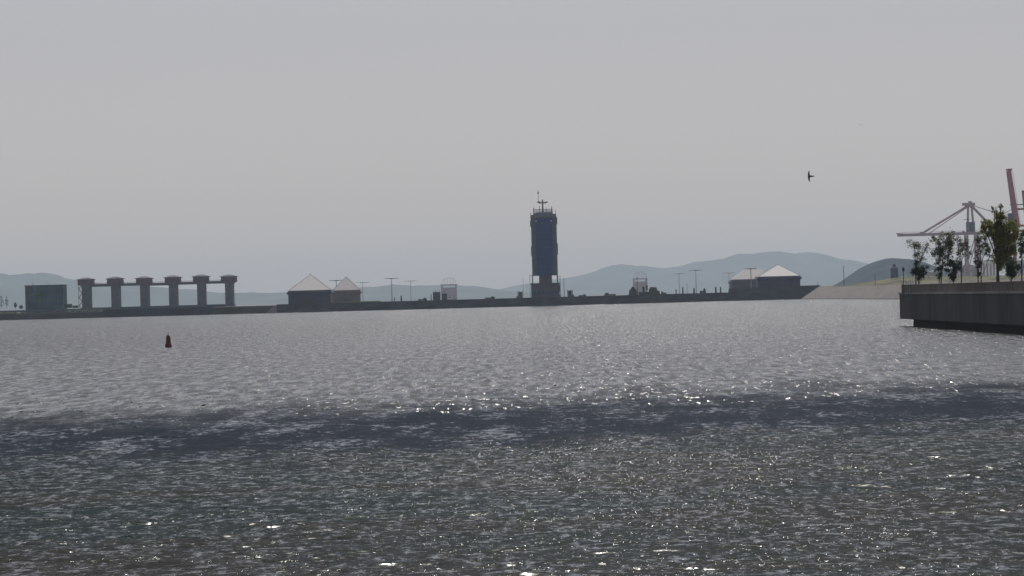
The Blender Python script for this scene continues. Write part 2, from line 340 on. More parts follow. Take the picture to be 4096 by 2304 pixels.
# vegetation hummocks of the left bank
def scrub(name, px0, px1, ybase_z, Y, hmin, hmax, n, m, label, cat, group=None):
    mb = MB(); x0 = at(px0,1240,Y).x; x1 = at(px1,1240,Y).x
    for i in range(n):
        cx = random.uniform(x0, x1); cy = Y + random.uniform(0, 12); h = random.uniform(hmin, hmax)
        for k in range(26):
            a_ = random.uniform(0, 6.28); r = random.uniform(0, 1)*h*.6; z = ybase_z + h*(1-r*r/(h*h*.5))*random.uniform(.1, 1)
            p = Vector((cx + math.cos(a_)*r*1.5, cy+math.sin(a_)*r, z)); s_ = .35
            d = [Vector((random.uniform(-s_, s_), random.uniform(-s_, s_), random.uniform(-s_, s_))) for _ in range(3)]
            mb.add([p+d[0], p+d[1], p+d[2]], [(0,1,2)])
    o = mb.build(name, m, origin=((x0+x1)/2, Y, ybase_z)); return tag(o, label, cat, group, 'stuff')
scrub('shore_scrub', -120, 420, DZ-1.0, YW+2, .8, 2.0, 90, M['bluev'], 'dark scrub along the bank left of the sluice piers', 'scrub')
# pale ramp
o = MB(); a1, a2, a3 = at(1060,1256,YW-3), at(1106,1255,YW-3), at(1104,1224,YW-3)
mb = MB(); mb.prism([(a1.x, -.5), (a2.x, -.5), (a3.x, a3.z), (a3.x-1.2, a3.z)], YW-4, YW+.9)
o = mb.build('boat_ramp', M['conc'], origin=(a1.x, YW, 0)); tag(o, 'small pale concrete triangle ramp at the left end of the quay wall', 'ramp')

# right bank: sloping revetment running nearer towards the right
pts = [(3203,1197,2038,1142), (3300,1197.5,1900,1145), (3400,1198,1770,1141), (3500,1198.5,1640,1137), (3610,1199,1520,1131), (3800,1199,1330,1122), (4300,1210,1000,1100)]
mb = MB(); n = len(pts)
row = [[], [], [], []]
for px, py, Y, cy in pts:
    p = at(px, py, Y); q = at(px + (78 if px < 3250 else 70), cy, Y+25)
    row[0].append((p.x, Y, -1)); row[1].append((p.x+.6, Y+.5, .4)); row[2].append((q.x-2.5, Y+24, q.z-.25)); row[3].append((q.x+60, Y+300, q.z-.8))
for rr in row: mb.v += rr
for j in range(2):
    for i in range(n-1): mb.f.append((j*n+i, j*n+i+1, (j+1)*n+i+1, (j+1)*n+i))
o = mb.build('revetment', M['bank']); tag(o, kind='structure')
mb = MB(); mb.v += [(x, y, z+.02) for x, y, z in row[2]] + row[3]
for i in range(n-1): mb.f.append((i, i+1, n+i+1, n+i))
o = mb.build('bank_top', M['grass']); tag(o, kind='structure')
# grassy knoll behind the bank
def knoll(name, pts, Y, depth, m):
    mb = MB(); P_ = [at(x, y, Y) for x, y in pts]; xs = np.linspace(P_[0].x, P_[-1].x, 60); zc = np.interp(xs, [p.x for p in P_], [p.z for p in P_])
    for t in np.linspace(-1, 1, 15):
        for i, x in enumerate(xs): mb.v.append((x, Y+t*depth, 2.0 + (zc[i]-2)*math.cos(t*math.pi/2)**.8 + .25*math.sin(x*.7+t*9)))
    for j in range(14):
        for i in range(59): mb.f.append((j*60+i, j*60+i+1, (j+1)*60+i+1, (j+1)*60+i))
    o = mb.build(name, m, smooth=True); tag(o, kind='structure')
knoll('grassy_knoll', [(3380,1142),(3430,1134),(3480,1127),(3540,1118),(3570,1110),(3640,1106),(3800,1106),(4000,1104),(4400,1098)], 2450, 90, M['grass'])

# ------------------------------------------------------------------ sluice gate with six piers
YS = 2200.0; s_ = S(YS)
e = thing('sluice_gate', (at(625,1225,YS).x, YS, DZ-1), 'row of six grey concrete sluice piers joined by a high walkway', 'sluice gate')
cxs = [339, 456, 572, 687, 800, 912]; ytop = [1117, 1113.5, 1112.5, 1108.5, 1105, 1105]
for i, (cx, yt) in enumerate(zip(cxs, ytop)):
    c = at(cx, yt, YS); zt = c.z; hw = 33*s_; zb = zt - 24*s_
    x = c.x + 1.0*s_
    pr = MB().box(x-15*s_, x+15*s_, YS+1, YS+16, DZ-3, zb-.003); pr.box(x-18*s_, x+18*s_, YS+.2, YS+17, DZ-3, DZ+3*s_+1)
    pr.box(x-19*s_, x+19*s_, YS+.5, YS+16.5, zb-5*s_, zb-.005)
    pr.build('pier', M['pier'], e)
    h = MB().box(x-hw+.5, x+hw-.5, YS, YS+11, zb, zt-.4)
    h.box(x-hw+.2, x+hw-.2, YS-.3, YS+11.3, zb+8*s_, zb+9.5*s_)
    hh = h.build('gate_house', M['hut'], e)
    MB().pyramid(x-hw-.3, x+hw+.3, YS-.7, YS+11.7, zt-.4, zt+7*s_, .25, .35).build('roof', M['hutroof'], hh)
    for k in (-1, 0, 1): MB().box(x+k*3.2-.7, x+k*3.2+.7, YS-.04, YS-.003, zb+3*s_, zb+7*s_).build('window', M['dark'], hh)
    if i < 5:
        c2 = at(cxs[i+1], ytop[i+1], YS)
        x2 = c2.x + s_
        wk = MB().box(x+15*s_+.05, x2-15*s_-.05, YS+3, YS+8, zb-7*s_, zb+3.5*s_)
        wk.box(x+19*s_+.1, x2-19*s_-.1, YS+3.2, YS+3.4, zb+6.4*s_, zb+7.6*s_)
        for q in range(9):
            xx = x+20*s_ + (x2-x-40*s_)*q/8; wk.box(xx-.06, xx+.06, YS+3.22, YS+3.38, zb+3.503*s_, zb+6.4*s_)
        wk.build('walkway', M['pier'], e)
        gt = MB().box(x+18.2*s_, x2-18.2*s_, YS+5, YS+6.5, DZ-3, DZ+1.4); gt.build('gate_leaf', M['navy'], e)
    if i == 0:
        st = MB(); x0 = x-29*s_; x1 = x-16*s_
        for q in range(6):
            z0 = DZ + q*(zb-DZ)/6; z1 = DZ + (q+1)*(zb-DZ)/6
            a_, b_ = (x0, x1) if q % 2 else (x1, x0)
            st.add([(a_,YS+3,z0),(a_,YS+4.6,z0),(b_,YS+4.6,z1),(b_,YS+3,z1),(a_,YS+3,z0+.5),(a_,YS+4.6,z0+.5),(b_,YS+4.6,z1+.5),(b_,YS+3,z1+.5)], [(0,3,2,1),(4,5,6,7),(0,1,5,4),(1,2,6,5),(2,3,7,6),(3,0,4,7)])
        st.box(x0-.25, x0, YS+3.2, YS+3.5, DZ-1, zb); st.box(x1, x1+.2, YS+3.2, YS+3.5, DZ-1, zb)
        st.build('stair', M['pier'], e)
# dark block building at the left
YB = 2140.0; sb = S(YB)
e = thing('office_block', (at(177,1235,YB).x, YB, DZ-1), 'dark blue-grey flat-roofed block left of the sluice piers', 'building')
c = at(177, 1190, YB); zt = at(177,1142,YB).z
w_ = MB().box(c.x-76*sb, c.x+76*sb, YB, YB+18, DZ-2, zt-.3).build('wall', M['block'], e)
MB().box(c.x-78*sb, c.x+78*sb, YB-.4, YB+18.4, zt-.3+.003, zt+.35).build('roof', M['dark'], e)
for r in range(4):
    for k in range(8):
        x = c.x-66*sb + k*132*sb/7; z = DZ+.6 + r*(zt-DZ-1.2)/4
        MB().box(x-.65, x+.65, YB-.05, YB-.003, z, z+1.3).build('window', M['glass'], e)
MB().bar((c.x-50*sb, YB+5, zt+.35), (c.x-50*sb, YB+5, zt+2.2), .12).build('antenna', M['dark'], e)
MB().bar((c.x+12*sb, YB+5, zt+.35), (c.x+12*sb, YB+5, zt+2.4), .1).build('antenna', M['dark'], e)
mb = MB(); pb(mb, 255, 1216, 285, 1232, YB, 5); pb(mb, 290, 1222, 310, 1232, YB, 4)
o = mb.build('low_shed', M['block'], origin=(at(280,1232,YB).x, YB, DZ)); tag(o, 'low shed between the dark block and the first sluice pier', 'shed')
# faint things far left
def mast_tree(px, pyt, pyb, wpx, Y, m, label, n=220):
    b_ = at(px, pyb, Y); h = (pyb-pyt)*S(Y); hw = wpx/2*S(Y)
    e = thing('tree', b_, label, 'tree')
    MB().bar(b_, b_+Vector((0,0,h*.7)), .22, .1).build('trunk', M['bark'], e)
    mb = MB()
    for i in range(n):
        a_ = random.uniform(0, 6.28); t = random.uniform(.2, 1); r = hw*math.sin(min(1, (1.05-t)*2.2)*1.57)*random.uniform(.2, 1)
        p = b_ + Vector((math.cos(a_)*r, math.sin(a_)*r, h*t)); q = .45
        d = [Vector((random.uniform(-q,q), random.uniform(-q,q), random.uniform(-q,q))) for _ in range(3)]
        mb.add([p+d[0],p+d[1],p+d[2]], [(0,1,2)])
    mb.build('crown', m, e); return e
mast_tree(6, 1184, 1232, 22, 3000, M['bluev'], 'faint hazy tree at the far left edge of the photo')
mast_tree(27, 1186, 1232, 14, 2950, M['bluev'], 'thin hazy tree just right of the leftmost one')
mast_tree(62, 1210, 1234, 12, 2300, M['bluev'], 'small dark tree left of the dark block building')
mast_tree(85, 1222, 1236, 16, 2200, M['bluev'], 'low bushy tree touching the dark block building')

# ------------------------------------------------------------------ pyramid roofed halls
def hall(name, px0, px1, eave, apex, apy, Y, depth, wallm, zbase, label, t=0.0, over=6):
    sc = S(Y); c = at((px0+px1)/2, eave, Y); x0 = c.x-(px1-px0)/2*sc; x1 = c.x+(px1-px0)/2*sc; ze = c.z
    e = thing(name, (c.x, Y, zbase), label, 'building', 'halls with white pyramid roofs')
    wl = MB(); ch = 5*sc
    wl.box(x0+ch, x1-ch, Y+1, Y+depth-1, zbase, ze)
    wl.build('wall', wallm, e)
    # canted eaves box
    ev = MB(); k = 13*sc
    ev.add([(x0+ch-.05,Y+.95,ze-k),(x1-ch+.05,Y+.95,ze-k),(x1-ch+.05,Y+depth-.95,ze-k),(x0+ch-.05,Y+depth-.95,ze-k),(x0-.4,Y,ze-k*.55),(x1+.4,Y,ze-k*.55),(x1+.4,Y+depth,ze-k*.55),(x0-.4,Y+depth,ze-k*.55),(x0+ch,Y+.6,ze+.2),(x1-ch,Y+.6,ze+.2),(x1-ch,Y+depth-.6,ze+.2),(x0+ch,Y+depth-.6,ze+.2)],
           [(0,3,2,1),(8,9,10,11)] + [(a,(a+1)%4,4+(a+1)%4,4+a) for a in range(4)] + [(4+a,4+(a+1)%4,8+(a+1)%4,8+a) for a in range(4)])
    ev.build('eaves', wallm, e)
    az = at(apex, apy, Y).z
    rf = MB().pyramid(x0+ch*1.2, x1-ch*.6, Y+.8, Y+depth-.8, ze+.203, az, t, .35)
    r = rf.build('roof', M['tent'], e)
    rb = MB(); cxx = (x0+ch*1.2+x1-ch*.6)/2; cyy = Y+depth/2
    if t == 0:
        for sx in (x0+ch*1.2+.2, x1-ch*.6-.2):
            for sy in (Y+1.0, Y+depth-1.0): rb.bar((sx, sy, ze+.55), (cxx, cyy, az), .16, .1, 6)
        rb.bar((cxx, cyy, az-.4), (cxx, cyy, az+.7), .2, .05, 6)
        rb.build('ridge', M['steel'], r)
    for q in range(6):
        xx = x0+ch+1.5 + q*(x1-x0-2*ch-3)/5.0
        MB().box(xx-.2, xx+.2, Y+.85, Y+.997, zbase, ze-k).build('pilaster', wallm, e)
    xm = (x0+x1)/2
    MB().box(xm-2.2, xm+2.2, Y+.9, Y+.996, zbase, zbase+3.4).build('door', M['dark'], e)
    return e
hall('pyramid_hall', 1147, 1326, 1164.5, 1243, 1097, YW+6.5, 25, M['navyb'], DZ+.05, 'large navy hall with white pyramid roof, leftmost of the pyramid buildings')
hall('pyramid_hall', 1322, 1442, 1163.5, 1364, 1107, 2230, 19, M['brownb'], DZ, 'smaller brown-grey hall with white pyramid roof behind the large navy one')
hall('pyramid_hall', 3027, 3206, 1108, 3112, 1058, YW+7, 25, M['navyb'], 4.5, 'dark hall with pale pyramid roof near the right end of the wall')
hall('pyramid_hall', 2922, 3104, 1119.5, 2990, 1076, 2120, 24, M['podium'], 4.5, 'low grey hall with flat-topped pale roof left of the rightmost hall', t=.35)
o = MB(); o.box(at(1360,1200,YW).x, at(1520,1200,YW).x, YW+8, YW+11, DZ+.01, DZ+.9)
tag(o.build('grass_strip', pmat('pale_grass', (.22, .25, .10), .9, .3, .5), origin=(at(1360,1200,YW).x, YW+8, DZ)), 'pale green hedge strip on the quay right of the brown hall', 'hedge')  # paler green than the bank grass, the strip's own colour

# ------------------------------------------------------------------ control tower
YT = YW + 2.0; st = S(YT)
e = thing('control_tower', (at(2177,1193,YT).x, YT+8, DZ), 'tall dark blue glass control tower with masts on its roof', 'tower')
def tp(x, y): return at(x, y, YT)
TX = tp(2178, 1000).x                      # axis
def zt_(y): return at(2178, y, YT).z
def bx(m_, dx0, dx1, y0, y1, za, zb): return m_.box(TX+dx0*st, TX+dx1*st, YT+y0, YT+y1, za, zb)
b_ = bx(MB(), -57, 56, 0, 17, DZ+.02, zt_(1133)); bx(b_, -59, 58, -.4, 17.4, zt_(1137), zt_(1133)+.15)
for k in range(7): bx(b_, -52+k*17.3-.6, -52+k*17.3+.6, -.15, -.003, DZ+.5, zt_(1139))
pod = b_.build('podium', M['podium'], e)
for k in range(6): bx(MB(), -49+k*17.3, -49+k*17.3+11, -.1, -.004, DZ+2.0, DZ+4.0).build('window', M['band'], pod)
bx(MB(), -24, 27, 2, 14, zt_(1133)+.16, zt_(1102)-.003).build('core', M['podium'], e)
for x in (-50.5, 49.5):
    for y in (.8, 14.6):
        mb = MB(); bx(mb, x-1.8, x+1.8, y, y+.8, zt_(1133)+.16, zt_(1102)-.003); mb.build('column', M['dark'], e)
# open frame at the left of the base
mb = MB(); bx(mb, -62.5, -61, 1, 1.4, DZ, zt_(1100)); bx(mb, -61, -50, 1, 1.4, zt_(1101.5), zt_(1100))
mb.build('base_frame', M['dark'], e)
bx(MB(), 58.1, 60, 1, 1.4, DZ, zt_(1103)).build('base_frame', M['dark'], e)
# shaft: slightly waisted, sides grey, glass front
zs0, zs1 = zt_(1102), zt_(870)
NS = 12
def hwid(t): return 51.0
gl = MB()
for sg in (-1, 1):
    sh = MB(); a_, c_ = (33, 44) if sg > 0 else (-44, -33)
    bx(sh, a_, c_, 0, 15, zs0, zs1-.003); sh.build('side_panel', M['side'], e)
    sh = MB(); a_, c_ = (44.02, 51) if sg > 0 else (-51, -44.02)
    bx(sh, a_, c_, .6, 14.4, zs0, zs1-.003); sh.build('corner_glazing', M['sidelite'], e)
bx(gl, -32.9, 32.9, .5, 14.5, zs0, zs1-.003); gl.build('glass_front', M['glass'], e)
for i in range(NS):
    z1 = zs0+(zs1-zs0)*(i+1)/NS; bd = MB(); bx(bd, -32.8, 32.8, .32, .497, z1-.5, z1-.1); bd.build('floor_band', M['band'], e)
for k in range(-3, 4): bx(MB(), k*9.4-.3, k*9.4+.3, .1, .24, zs0+.2, zs1-.2).build('mullion', M['band'], e)
# side cages on the edges
for x0, x1, ya, yb in ((-53.5, -51.2, 985, 1022), (51.5, 54, 975, 1020), (-54.5, -51.2, 880, 905), (51.5, 54.2, 868, 898)):
    mb = MB(); bx(mb, x0, x1, 3, 8, zt_(yb), zt_(ya)); mb.build('balcony', M['dark'], e)
# crown
cr = MB(); bx(cr, -52, -37, 0, 15, zs1, zt_(858)); bx(cr, 37, 50, 0, 15, zs1, zt_(856)); bx(cr, -36.9, 36.9, 1, 14, zt_(866), zt_(852)); bx(cr, -36.9, 36.9, 1.3, 13.7, zs1, zt_(866)-.003)
crn = cr.build('crown', M['crown'], e)
bx(MB(), -37, 37, .6, .98, zt_(874), zt_(870)).build('dark_band', M['dark'], e)
for xx in (-36.5, 25.5):
    mb = MB(); bx(mb, xx, xx+8 if xx < 0 else xx+11, .05, .22, zt_(886.5), zt_(881)); mb.build('sky_gap_panel', M['white'], e)  # white panels stand in for sky showing through openings in the crown
ln = MB(); 
for i in range(27):
    xx = -36+i*2.77
    ln.bar((TX+xx*st, YT+2, zt_(852)), (TX+xx*st, YT+2, zt_(837)), .07, n=5); ln.bar((TX+xx*st, YT+9, zt_(852)), (TX+xx*st, YT+9, zt_(837)), .07, n=5)
bx(ln, -37, 37, 1.9, 2.1, zt_(837.4), zt_(836.4)); bx(ln, -37, 37, 1.95, 2.05, zt_(845.4), zt_(844.8)); bx(ln, -37, 37, 8.9, 9.1, zt_(837.4), zt_(836.4)); bx(ln, -30, 30, 4, 10, zt_(852)+.003, zt_(848)); ln.build('railing', M['steel'], e)
def mast(px, y0, y1, r, name='mast', m='dark', x2=None):
    mb = MB(); X = tp(px, (y0+y1)/2).x
    mb.bar((X, YT+5, zt_(y1)), (X, YT+5, zt_(y0)), r, r*.6, 6); return mb.build(name, M[m], e), X
mast(2135, 828, 862, .38); mast(2207.5, 826, 858, .38); mast(2158.5, 822, 850, .3, m='steel'); mast(2186, 828, 852, .22, m='steel'); mast(2222.5, 838, 870, .2); mast(2122.5, 848, 875, .2)
mm, X = mast(2171, 797, 852, .62)
mb = MB(); za = zt_(808); mb.bar((X-22*st, YT+5, za), (X+22*st, YT+5, za), .26, n=6); mb.bar((X-16*st, YT+5, za-.55), (X+15*st, YT+5, za-.55), .16, n=6)
mb.bar((X-20*st, YT+5, za), (X, YT+5, za-4*st*1.5), .12, n=5); mb.bar((X+20*st, YT+5, za), (X, YT+5, za-4*st*1.5), .12, n=5)
mb.lathe([(.1, za-.3), (.75, za-.2), (.8, za+.3), (.1, za+.45)], 10, (X+16*st, YT+5)); mb.lathe([(.1, za-.3), (.7, za-.2), (.7, za+.5), (.1, za+.7)], 10, (X-15*st, YT+5))
mb.build('crossarm', M['dark'], e)
mb = MB(); Xa_ = tp(2153, 780).x; mb.bar((Xa_, YT+5, za), (Xa_, YT+5, zt_(758)), .16, .08, 6); mb.lathe([(.1, zt_(775)), (.5, zt_(773)), (.42, zt_(768)), (.08, zt_(764))], 10, (Xa_, YT+5))
mb.build('antenna', M['steel'], e)
# thin poles beside the tower
def post(name, px, y0, y1, r, Y, m, label, cat='post', group=None, head=None):
    b0 = at(px, y1, Y); zb = min(b0.z, DZ+.02); top = at(px, y0, Y)
    mb = MB().bar((top.x, Y, zb), (top.x, Y, top.z), r, r*.8, 6)
    if head: mb.box(top.x-head, top.x+head, Y-.3, Y+.3, top.z-head*1.2, top.z)
    o = mb.build(name, M[m], origin=(top.x, Y, zb)); return tag(o, label, cat, group)
post('pole', 2255, 1112, 1190, .18, 2060, 'dark', 'thin dark pole just right of the control tower', 'pole')
post('pole', 2093, 1112, 1194, .10, 2075, 'steel', 'faint thin pole just left of the control tower', 'pole')
post('pole', 2107, 1130, 1194, .14, 2062, 'white', 'white pole close against the left side of the tower base', 'pole')
# machines by the tower
def machine(px, py, Y, k, label, flip=1):
    o0 = at(px, py, Y); z = DZ+.02; s1 = S(Y)
    e = thing('winch_machine', (o0.x, Y, z), label, 'machine', 'machines beside the tower')
    X = o0.x
    MB().box(X-6*s1*k-1, X+13*s1*k, Y, Y+4, z, z+10*s1).build('base', M['podium'], e)
    f = MB()
    for dx in (-6, -1, 7, 13): f.box(X+flip*dx*s1-.2, X+flip*dx*s1+.2, Y+1, Y+1.4, z+10*s1, z+(30 if dx != 7 else 24)*s1)
    f.box(X+min(flip*-6*s1, flip*13*s1), X+max(flip*-6*s1, flip*13*s1), Y+1.02, Y+1.38, z+19*s1, z+21*s1)
    f.build('frame', M['dark'], e)
    MB().box(X+flip*3.5*s1-1.0, X+flip*3.5*s1+1.0, Y+1.5, Y+3, z+10*s1+.003, z+27*s1).build('drum_housing', M['bluev'], e)
    return e
machine(2078, 1194, 2052, 1, 'small dark winch frame on the quay just left of the tower')
machine(2284, 1189, 2052, 1, 'small dark winch frame on the quay right of the tower', -1)
mb = MB(); pb(mb, 2233, 1140, 2241, 1166, YW+4, 3); pb(mb, 2234, 1178, 2243, 1188, YW+4, 3)
o = mb.build('equipment_cabin', M['podium'], origin=(at(2237,1188,YW).x, YW+4, DZ)); tag(o, 'narrow grey cabin against the right foot of the tower', 'cabin')

# ------------------------------------------------------------------ T-shaped lamp masts
def lamp_mast(px, y0, yb, bar, Y, label):
    t = at(px, y0, Y); s1 = S(Y); zb = DZ-.05
    e = thing('lamp_mast', (t.x, Y, zb), label, 'lamp mast', 'tall T-shaped lamp masts on the quay')
    MB().bar((t.x, Y, zb), (t.x, Y, t.z), .34, .2, 8).build('pole', M['steel'], e)
    a = MB(); h = bar/2*s1; a.box(t.x-h, t.x+h, Y-.5, Y+.5, t.z-.05, t.z+.2); a.box(t.x-h*.35, t.x+h*.35, Y-.8, Y+.8, t.z-.3, t.z-.053)
    ar = a.build('crossarm', M['dark'], e)
    l = MB()
    for q in (-.95, -.6, .6, .95): l.box(t.x+q*h-.35, t.x+q*h+.35, Y-.7, Y+.7, t.z-.25, t.z-.055)
    l.build('lamp_head', M['steel'], ar)
for a in ((1345, 1122, 1200, 54, 2300, 'T-shaped lamp mast in front of the brown hall roof'),
          (1450, 1130, 1200, 50, 3300, 'faint T-shaped lamp mast just right of the brown hall'),
          (1566, 1114, 1205, 54, 2350, 'dark T-shaped lamp mast, tallest between the left halls and tower'),
          (1642, 1124, 1200, 56, 3700, 'very faint T-shaped lamp mast behind the dark one at left'),
          (2716, 1095, 1175, 40, 3400, 'faint T-shaped lamp mast right of the patrol boat cabin'),
          (2783, 1081, 1175, 54, 2700, 'T-shaped lamp mast midway between tower and right halls'),
          (2915, 1092, 1170, 44, 3600, 'faint T-shaped lamp mast just left of the low grey hall'),
          (3003, 1075, 1120, 46, 2110, 'T-shaped lamp mast against the low grey hall roof')): lamp_mast(*a)

# ------------------------------------------------------------------ small things on the quay
post('bollard', 1578, 1189, 1205, .32, YW+3, 'dark', 'thin dark post on the quay, left of a thicker one', 'post', 'posts on the quay')
post('bollard', 1605, 1183, 1205, .55, YW+3, 'dark', 'thick dark post on the quay right of the tall lamp mast', 'post', 'posts on the quay')
post('bollard', 1724, 1176, 1203, .3, YW+3, 'dark', 'dark post just left of the grey twin kiosk', 'post', 'posts on the quay')
post('bollard', 2731, 1149, 1178, .5, YW+3, 'dark', 'dark post on the quay right of the low box shed', 'post', 'posts on the quay')
post('bollard', 2776, 1152, 1176, .6, YW+5, 'podium', 'grey post at the foot of the middle lamp mast', 'post', 'posts on the quay')
post('bollard', 2748, 1131, 1176, .15, YW+40, 'steel', 'thin faint pole left of the middle lamp mast', 'post', 'posts on the quay')
post('bollard', 2863, 1148, 1172, .6, YW+3, 'podium', 'left post of a close pair left of the right halls', 'post', 'posts on the quay')
post('bollard', 2882, 1148, 1172, .5, YW+3, 'dark', 'right post of a close pair left of the right halls', 'post', 'posts on the quay')
post('bollard', 2704, 1156, 1178, .4, YW+20, 'bluev', 'small faded post left of the dark one by the low box shed', 'post', 'posts on the quay')
post('pole', 2548, 1106, 1178, .22, YW+25, 'dark', 'slim dark mast rising left of the patrol boat cabin', 'pole')
post('pole', 2584, 1106, 1178, .14, YW+25, 'dark', 'thinner dark mast right of the slim one by the pale gantry', 'pole')
post('flagpole', 3374, 1062, 1142, .22, 2060, 'dark', 'tall thin dark pole on the bank right of the wall end', 'pole')
post('pole', 3500, 1096, 1138, .16, 2060, 'dark', 'short faint pole on the grassy bank before the near hill', 'pole')
post('pole', 3270, 1125, 1141, .1, YW+2, 'dark', 'tiny pole on the raised tip of the wall', 'pole')
# mound of rocks / vehicle silhouette
def truck(px, py, wpx, hpx, Y, label, cab=1, m='dark'):
    s1 = S(Y); c = at(px, py, Y); z = DZ+.01; X = c.x; w_ = wpx*s1; h = hpx*s1
    e = thing('truck', (X, Y, z), label, 'truck', 'vehicles parked on the quay')
    MB().box(X-w_/2, X+w_/2, Y, Y+2.3, z+.5, z+.5+h*.45).build('body', M[m], e)
    MB().prism([(X+cab*w_*.08, z+.503+h*.45), (X+cab*w_*.45, z+.503+h*.45), (X+cab*w_*.38, z+h+.3), (X+cab*w_*.14, z+h+.3)], Y+.1, Y+2.2).build('cab', M[m], e)
    for q in (-.32, .32): 
        mb = MB(); mb.bar((X+q*w_, Y-.05, z+.48), (X+q*w_, Y+2.35, z+.48), .47, n=12); mb.build('wheel', M['dark'], e)
truck(1690, 1203, 36, 11, YW+4, 'dark truck on the quay left of the grey twin kiosk')
truck(2655, 1178, 22, 12, YW+4, 'low dark vehicle right of the patrol boat cabin', -1)
truck(2812, 1175, 24, 20, YW+4, 'dark vehicle at the foot of the middle lamp mast', 1)
truck(1960, 1197, 40, 10, YW+8, 'dark low truck on the quay left of the tower', 1, 'bluev')
truck(2440, 1184, 46, 12, YW+8, 'dark low truck on the quay between tower and pale right gantry', -1, 'bluev')
truck(2330, 1187, 30, 9, YW+9, 'small dark vehicle just right of the right winch frame', 1, 'bluev')
e = thing('kiosk', (at(1747,1203,YW).x, YW+3, DZ), 'grey twin kiosk with small roof mast left of the white van', 'kiosk')
mb = MB(); pb(mb, 1732, 1170, 1761, 1204, YW+3, 5); pb(mb, 1768, 1176, 1788, 1204, YW+3, 4); mb.build('wall', M['podium'], e)
mb = MB(); pb(mb, 1731, 1167.5, 1763, 1169.8, YW+2.6, 6); pb(mb, 1766, 1174, 1790, 1175.8, YW+2.6, 5); mb.build('roof', M['steel'], e)
pb(MB(), 1741, 1161, 1742.5, 1167.4, YW+5, .3).build('antenna', M['dark'], e); pb(MB(), 1776, 1163, 1777.5, 1173.8, YW+5, .3).build('antenna', M['dark'], e)
# white van
vX = at(1801, 1199, YW+1.5); s1 = S(YW)
e = thing('van', (vX.x, YW+2, DZ), 'small bright white van on the quay under the pale left gantry', 'van')
z = DZ+.46
MB().prism([(vX.x-1.3, z+.3), (vX.x+1.25, z+.3), (vX.x+1.2, z+1.2), (vX.x+.8, z+1.9), (vX.x-1.25, z+1.95)], YW+.9, YW+5.2).build('body', pmat('gloss_white', (.9,.9,.92), .25, .02, 1), e)
MB().box(vX.x-.9, vX.x+.75, YW+.85, YW+.897, z+1.15, z+1.7).build('windscreen', M['glass'], e)
for q in (-.95, .95): MB().bar((vX.x+q-.15, YW+1.6, z+.3), (vX.x+q+.15, YW+1.6, z+.3), .35, n=12).build('wheel', M['dark'], e)
# pale lock gantries
def gantry(x0, x1, y0, ymid, yb, Y, label):
    s1 = S(Y); c = at((x0+x1)/2, (y0+yb)/2, Y); hw = (x1-x0)/2*s1; zt1 = at((x0+x1)/2, y0, Y).z; zm = at((x0+x1)/2, ymid, Y).z; zb = DZ
    e = thing('lock_gantry', (c.x, Y, zb), label, 'gantry', 'pale portal gantries over the lock')
    for sx in (-1, 1):
        MB().box(c.x+sx*hw-1.0, c.x+sx*hw+1.0, Y, Y+6, zb, zm-.003).build('leg', M['pale'], e)
    MB().box(c.x-hw-1.4, c.x+hw+1.4, Y-.2, Y+6.2, zm, zm+1.4).build('beam', M['pale'], e)
    a = MB(); n = 14
    for i in range(n):
        t0, t1 = math.pi*i/n, math.pi*(i+1)/n
        p0 = (c.x+hw*math.cos(t0), Y+3, zm+1.4+(zt1-zm-1.4)*math.sin(t0)**.6); p1 = (c.x+hw*math.cos(t1), Y+3, zm+1.4+(zt1-zm-1.4)*math.sin(t1)**.6)
        a.bar(p0, p1, .2, n=6)
    for q in (-.6, -.2, .2, .6): a.bar((c.x+q*hw, Y+3, zm+1.4), (c.x+q*hw, Y+3, zm+1.4+(zt1-zm-1.4)*.95), .2, n=5)
    a.build('arch', M['pale'], e)
    MB().box(c.x-hw+1.003, c.x+hw-1.003, Y+1, Y+5, zb, zm-2.2).build('gate_panel', M['pale'], e)
gantry(1768, 1824, 1112, 1142, 1203, 3900, 'pale arched lock gantry rising behind the white van')
gantry(2536, 2586, 1088, 1118, 1178, 3900, 'pale arched lock gantry behind the patrol boat cabin')
# boat cabin showing above the wall
YBt = YW+12
e = thing('patrol_boat', (at(2590,1178,YBt).x, YBt, DZ), 'dark boat cabin with stubby masts ashore on the quay', 'boat')
mb = MB(); q = at(2610,1178,YBt); mb.prism([(at(2597,1178,YBt).x, DZ+.1), (at(2640,1178,YBt).x, DZ+.1), (at(2638,1165,YBt).x, at(2638,1163,YBt).z), (at(2630,1165,YBt).x, at(2630,1162,YBt).z), (at(2626,1150,YBt).x, at(2626,1149,YBt).z), (at(2602,1150,YBt).x, at(2602,1148,YBt).z), (at(2596,1160,YBt).x, at(2596,1160,YBt).z)], YBt, YBt+6)
mb.build('cabin', M['bluev'], e)
mb = MB(); mb.prism([(at(2515,1180,YBt).x, DZ+.1), (at(2552,1180,YBt).x, DZ+.1), (at(2546,1160,YBt).x, at(2546,1160,YBt).z), (at(2531,1145,YBt).x, at(2531,1145,YBt).z), (at(2518,1160,YBt).x, at(2518,1162,YBt).z)], YBt, YBt+5); mb.build('bow', M['bluev'], e)
mb = MB(); pb(mb, 2570, 1146, 2578, 1176, YBt, 1.5); pb(mb, 2584, 1141, 2591, 1160, YBt, 1.2); pb(mb, 2556, 1168, 2596, 1179, YBt, 5); mb.build('wheelhouse', M['dark'], e)

